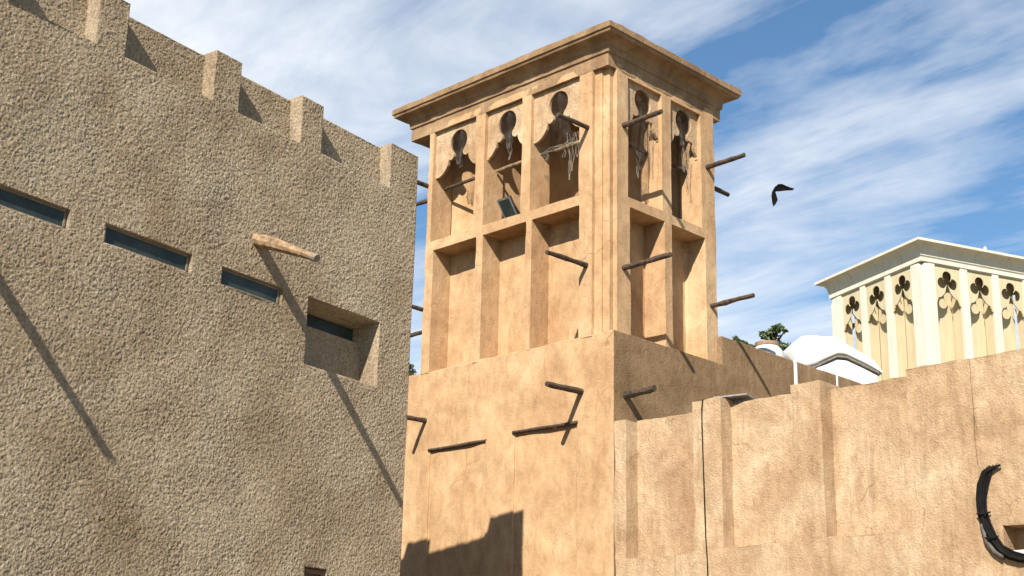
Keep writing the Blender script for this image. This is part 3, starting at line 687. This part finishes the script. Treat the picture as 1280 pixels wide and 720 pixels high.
# ------------------------------------------------------------------ things on the roofs
def roof_unit():
    A = unproj(1034, 455, T(1.5, 0, 0), TA)                 # on the plane 1.5 m behind the parapet face
    vc = (A - TC) @ TB; zc = A[2] - EYE
    r = empty('roof_unit', T(1.5, vc, 5.9), 'white rounded rooftop unit with a dark vent and shadow strip behind the brown parapet', 'roof unit')
    X = rt * 0.97 + fw * 0.10; X[2] = 0; X /= np.linalg.norm(X); Y = np.cross(Z, X)
    sc = ((A - G) @ fw) / F_PX                              # metres per photo pixel at that distance
    def loft(prof, wid, name, mat, parent):
        V = []; F = []; n = 32
        for x, zt, zb, w in prof:
            hh = (zt - zb) / 2; cz = (zt + zb) / 2
            for j in range(n):
                a = 2 * math.pi * j / n; ca, sa = math.cos(a), math.sin(a)
                V.append(A + X * x * sc + Y * w * wid * math.copysign(abs(ca) ** 0.30, ca) + Z * (cz + hh * math.copysign(abs(sa) ** (0.50 if sa > 0 else 0.22), sa)) * sc)
        for k in range(len(prof) - 1):
            for j in range(n): F.append((k * n + j, k * n + (j + 1) % n, (k + 1) * n + (j + 1) % n, (k + 1) * n + j))
        F.append(tuple(range(n))[::-1]); F.append(tuple((len(prof) - 1) * n + j for j in range(n)))
        o = build(name, V, F, mat, parent, smooth=True); o.data.set_sharp_from_angle(angle=math.radians(38)); return o
    loft([(-56, 10, 4, .5), (-50, 19, -12, .85), (-39, 28, -16, .97), (-25, 29.5, -12, 1), (-13, 28, -5, 1), (2, 29, 2.5, 1), (9, 24, 3, 1), (14, 19.6, 2.2, 1), (37, 7, -7.5, .98), (48, 1, -13, .95), (58.6, -13, -17.5, .9)], 0.62, 'hood', MAT['white'], r)
    loft([(-30, -10, -17, .9), (-13, -4, -7.5, .97), (2, 3.5, 0, .97), (14, 3.2, -.8, .97), (37, -6.5, -11.2, .95), (54, -14, -18.3, .9)], 0.61, 'vent_shadow_strip', MAT['ventshadow'], r)  # dark strip also paints in the shadow below the hood
    loft([(-45, -12, -48, .7), (-22, -9, -48, .96), (2, 2.2, -48, .965), (14, 1.6, -48, .965), (37, -8.5, -48, .945), (53, -16, -48, .88)], 0.60, 'body', MAT['white'], r)
    m = Mesh(); m.box(A + Z * (5.9 + EYE - A[2] + (A[2] - 48 * sc - 5.9 - EYE) / 2), (X, Y, Z), (0.55, 0.3, max(0.05, (A[2] - 48 * sc - 5.9 - EYE) / 2))); m.build('stand', MAT['greymetal'], r)
    m = Mesh(); p = A + X * -39.5 * sc - Y * 0.56 + Z * 20 * sc; m.tube([p - Y * 0.015, p + Y * 0.1], 0.018, 10); m.build('port', MAT['cable'], r)
roof_unit()
def pot():
    A = unproj(959, 429, T(1.2, 0, 0), TA); v = (A - TC) @ TB; zt = A[2] - EYE
    b = T(1.2, v, 5.9); o = empty('planter', b, 'pale round planter with a brown rim standing behind the brown parapet', 'planter')
    h = A[2] - b[2]
    m = Mesh(); m.lathe(b, [(0.26, 0), (0.33, 0.2), (0.36, h * 0.6), (0.32, h - 0.2), (0.22, h - 0.07), (0.2, h - 0.06)], 24); m.build('body', MAT['potwhite'], o, smooth=True)
    m = Mesh(); m.lathe(b, [(0.20, h - 0.09), (0.24, h - 0.07), (0.245, h), (0.20, h + 0.005), (0.17, h - 0.03)], 24); m.build('rim', MAT['terracotta'], o, smooth=False)
pot()
def leaves(m, c, rad, n, size, rn, squash=0.8):
    for k in range(n):
        d = np.array([rn.gauss(0, 1), rn.gauss(0, 1), rn.gauss(0, 1)]); d /= np.linalg.norm(d); p = np.asarray(c) + d * rad * (rn.random() ** 0.45) * np.array([1, 1, squash])
        a = np.array([rn.gauss(0, 1), rn.gauss(0, 1), rn.gauss(0, 0.6)]); a /= np.linalg.norm(a); b = np.cross(a, np.array([rn.gauss(0, 1), rn.gauss(0, 1), rn.gauss(0, 1)])); b /= np.linalg.norm(b)
        s = size * rn.uniform(0.6, 1.3)
        m.add([p - a * s, p - b * s * 0.38, p + a * s, p + b * s * 0.38], [(0, 1, 2, 3)])
def tree(px, py, dist, clumps, label, seed):
    rn = random.Random(seed); c = at_dist(px, py, dist); s = dist / F_PX * 1.05
    g = np.array([c[0], c[1], 0]); r = empty('tree', g, label, 'tree', 'trees beyond the roofs')
    X = rt.copy(); X[2] = 0; X /= np.linalg.norm(X)
    cr = Mesh(); br = Mesh(); top = c - Z * 30 * s
    br.tube([g, g + Z * top[2] * 0.5 + X * 0.2, top], [0.28, 0.2, 0.1], 10)
    for dx, dy, rr, n in clumps:
        q = c + X * dx * s - Z * dy * s + np.array([fw[0], fw[1], 0]) * rn.uniform(-0.5, 0.5)
        leaves(cr, q, rr * s, n, 0.085, rn)
        br.tube([top, (top + q) / 2 + Z * 0.1, q], [0.06, 0.035, 0.012], 6)
    br.build('trunk', MAT['bark'], r, smooth=True); cr.build('crown', MAT['leaf'], r)
tree(962, 420, 34, [(0, 3, 10, 120), (6, -4, 7, 90), (-9, 5, 7, 80), (13, 5, 6, 55), (10, -10, 4, 36), (3, -9, 3, 16), (16, -3, 3, 14), (-2, 20, 16, 300), (14, 18, 12, 200), (-12, 14, 8, 120), (15, 12, 4, 30)], 'dark leafy tree top showing above the planter behind the brown parapet', 3)
tree(924, 428, 36, [(-3, -6, 3.5, 26), (-1, 0, 4, 40), (6, 4, 4, 40), (0, 8, 7, 90), (10, 9, 5, 50), (-6, 10, 5, 60), (2, 22, 12, 160)], 'small sparse tree top just right of the tan tower', 5)
tree(513, 462, 60, [(0, -2, 5, 70), (3, 4, 5, 70), (-4, 5, 5, 70), (2, 12, 9, 140), (-2, 22, 12, 160)], 'small distant tree glimpsed in the gap left of the tan tower', 8)
def pipes():
    for (x, y0, r, lab) in ((994, 452, 0.028, 'taller thin white pipe standing behind the second pilaster of the low wall'), (1046, 468, 0.014, 'short thin white pipe behind the low wall below the white unit')):
        A = unproj(x, y0, T(0, 1.0, 0), TB); u = (A - TC) @ TA; b = T(u, 1.0, 3.67)
        m = Mesh(); m.tube([b, A], r, 10); m.tube([A - Z * 0.02, A + Z * 0.012], r * 1.3, 10)
        tag(m.build('pipe', MAT['white'], None, origin=b), lab, 'pipe')
    A = unproj(919, 498.5, T(0, 0.30, 0), TB); A[2] = max(A[2], 0)
    r = empty('metal_plate', A, 'flat grey metal plate lying tilted on top of the low wall', 'metal plate')
    m = Mesh(); x = TA * 0.9 - TB * 0.2; x /= np.linalg.norm(x); y = np.cross(Z, x); y = y + Z * 0.03; y /= np.linalg.norm(y); n = np.cross(x, y)
    m.box(A, (x, y, n), (0.27, 0.20, 0.014)); bevel(m.build('plate', MAT['greymetal'], r), 0.006)
    m = Mesh(); m.box(A - Z * 0.10 + TB * 0.05, (TA, TB, Z), (0.04, 0.04, 0.085)); m.build('stub', MAT['greymetal'], r)
pipes()

# ------------------------------------------------------------------ cream wind tower behind
def cream_tower():
    yw = math.radians(66.25); A = np.array([-math.cos(yw), math.sin(yw), 0]); B = np.array([math.sin(yw), math.cos(yw), 0])
    C = np.array([11.6079, 38.2787, EYE]); W = 4.27
    P = lambda u, v, z: C + A * u + B * v + Z * z
    r = empty('wind_tower', C * np.array([1, 1, 0]), 'cream painted wind tower with trefoil cut openings behind the low wall', 'wind tower')
    bays = [(0.48, 1.40), (1.66, 2.58), (2.82, 3.74)]
    half = arc(0, 12.625, 0.165, 90, -50, 9) + arc(0.19, 12.42, 0.165, 95, -165, 14) + [(0.075, 12.24), (0.085, 12.19), (0.115, 12.13)] + arc(0.40, 12.26, 0.30, 200, 262, 6)[1:] + [(0.365, 11.985), (0.36, 11.94), (0.375, 11.89), (0.405, 11.87), (0.395, 11.83), (0.42, 11.80)]
    def face(O, U, N, seen):
        def fn(u, zz):
            for a, b in bays:
                if inr(u, a, b) and 7.2 < zz < 12.93: return None
            return 0.0
        uc = {0.24, 4.03}
        for a, b in bays: uc |= {a, b}
        V, F = relief(O, U, N, uc, {7.0, 7.2, 12.93, 12.98}, fn, 0.12, 0.4, 0.5)
        bevel(build('column_frame', V, F, MAT['creamlight'], r), 0.008)
        for k, (a, b) in enumerate(bays):
            c = (a + b) / 2
            plate(screen_poly((b - a) / 2 + .01, (b - a) / 2 + .01, 12.96, half), lambda x, z: O + U * (c + x) - N * 0.05 + Z * z, -N, 0.03, 'trefoil_screen', MAT['cream'], r)
            if seen and k == 0:
                m = Mesh(); m.box(O + U * 1.55 - N * 0.66 + Z * 10.1, (U, N, Z), (1.3, 0.02, 2.9)); m.build('inner_wall', MAT['cream'], r)
            if seen:
                # back wall of the bay and its side cheeks
                m = Mesh(); lo, hi = a - 0.06, b + 0.03
                m.box(O + U * (lo + hi) / 2 - N * 0.52 + Z * 10.1, (U, N, Z), ((hi - lo) / 2, 0.02, 2.95))
                m.box(O + U * (a - 0.08) - N * 0.31 + Z * 10.1, (U, N, Z), (0.018, 0.19, 2.94))
                d1 = 0.40 if k == 2 else 0.48
                m.box(O + U * (b + 0.05) - N * (0.122 + d1) / 2 + Z * 10.1, (U, N, Z), (0.018, (d1 - 0.122) / 2, 2.94))
                m.build('bay_lining', MAT['cream'], r)
    face(P(0, 0, 0), A, -B, 'A'); face(P(0, 0, 0), B, -A, 'B'); face(P(0, W, 0), A, B, ''); face(P(W, 0, 0), B, A, '')
    for cu in (0, 1):
        for cv in (0, 1):
            V = []
            for z, q in ((7.0, 0.03), (12.74, 0.03), (12.92, 0.13)):      # a grooved arris that opens into a splay under the frieze
                pts = [(0.238, 0.005), (q, 0.005), (q * 0.9, q * 0.9), (0.005, q), (0.005, 0.238), (0.238, 0.238)]
                V += [P(W - u if cu else u, W - v if cv else v, z) for u, v in pts]
            Fp = [(k * 6 + j, k * 6 + (j + 1) % 6, (k + 1) * 6 + (j + 1) % 6, (k + 1) * 6 + j) for k in range(2) for j in range(6)]
            build('corner_post', V, Fp, MAT['creamlight'], r)
    prof = [(0.0, 12.95), (0.025, 12.955), (0.025, 13.075), (0.0, 13.08), (0.02, 13.11)]
    for k in range(8):
        a = k / 7 * math.pi / 2; prof.append((0.04 + 0.25 * (1 - math.cos(a)), 13.12 + 0.32 * math.sin(a)))
    prof += [(0.335, 13.445), (0.335, 13.52), (0.31, 13.53), (0.0, 13.58)]
    V = []; F = []
    for o, zz in prof: V += [P(u, v, zz) for u, v in ((-o, -o), (W + o, -o), (W + o, W + o), (-o, W + o))]
    for k in range(len(prof) - 1):
        for j in range(4):
            f = (k * 4 + j, k * 4 + (j + 1) % 4, (k + 1) * 4 + (j + 1) % 4, (k + 1) * 4 + j); F.append(f[::-1])
    n = len(prof) - 1; F.append((n * 4 + 3, n * 4 + 2, n * 4 + 1, n * 4)); F.append((0, 1, 2, 3))
    nn = np.cross(np.array(V[1]) - V[0], np.array(V[4]) - V[0])
    build('cornice', V, F, MAT['creamlight'], r)
    # joints between the cast cove pieces
    for q in (0.25, 0.62, 1.0, 1.38):
        for ax in (0, 1):
            w = q * W * 0.72; pts = [(o + 0.002, z) for o, z in prof[4:-3]]
            jm = Mesh(); jm.tube([P(w, -o, z) if ax == 0 else P(-o, w, z) for o, z in pts], 0.007, 4); jm.build('cove_joint', MAT['cream'], r)
    m = Mesh()
    m.box(P(W / 2, W / 2, 2.6), (A, B, Z), (W / 2 + 1.5, W / 2 + 1.5, 4.2)); m.box(P(W / 2, W / 2, 6.95), (A, B, Z), (W / 2 + 0.05, W / 2 + 0.05, 0.2)); m.build('house_block', MAT['cream'], r)
    m = Mesh(); p = P(-0.1, 2.3, 13.5); m.lathe(p, [(0.02, 0), (0.02, 0.1), (0.05, 0.12), (0.05, 0.17), (0.015, 0.21)], 10); m.build('finial', MAT['white'], r)
cream_tower()

# ------------------------------------------------------------------ bird
def bird():
    c = at_dist(973, 236, 45); s = 45 / F_PX * 1.06
    Xc, Yc, D = rt, up, -fw
    def pz(x, y, d): return c + Xc * (x - 440) / 12 * s - Yc * (y - 290) / 12 * s + D * d
    bm = bmesh.new()
    # body spindle from tail to beak, one continuous surface with both wings
    ax = [(330, 395, .10, .004), (345, 375, .08, .022), (365, 345, .05, .045), (390, 305, 0, .062), (420, 265, -.06, .055), (445, 240, -.12, .03), (462, 222, -.2, .012)]
    ax = [(296, 412, .14, .004)] + ax
    m = Mesh(); m.tube([pz(x, y, d) for x, y, d, r in ax], [r for *_, r in ax], 8)
    def wing(root, outline):
        n = len(outline) // 2
        V = []; F = []
        top = [pz(*p) for p in outline]
        th = D * 0.012
        k = len(top); V = [p + th for p in top] + [p - th for p in top]
        F = [tuple(range(k)), tuple(range(2 * k - 1, k - 1, -1))] + [(i, i + k, (i + 1) % k + k, (i + 1) % k) for i in range(k)]
        m.add(V, F)
    wing(None, [(385, 330, 0), (400, 262, 0), (430, 222, .05), (485, 220, .10), (540, 248, .12), (610, 276, .14), (662, 290, .16), (640, 318, .15), (585, 318, .12), (520, 322, .08), (455, 330, .03)])
    wing(None, [(430, 232, 0), (372, 280, .06), (335, 340, .12), (324, 400, .17), (325, 470, .22), (333, 530, .26), (345, 560, .28), (375, 528, .26), (414, 462, .2), (404, 400, .12), (385, 330, .05)])
    o = m.build('bird', MAT['feather'], None, origin=c); tag(o, 'black bird in flight with both wings lowered against the sky', 'bird')
bird()
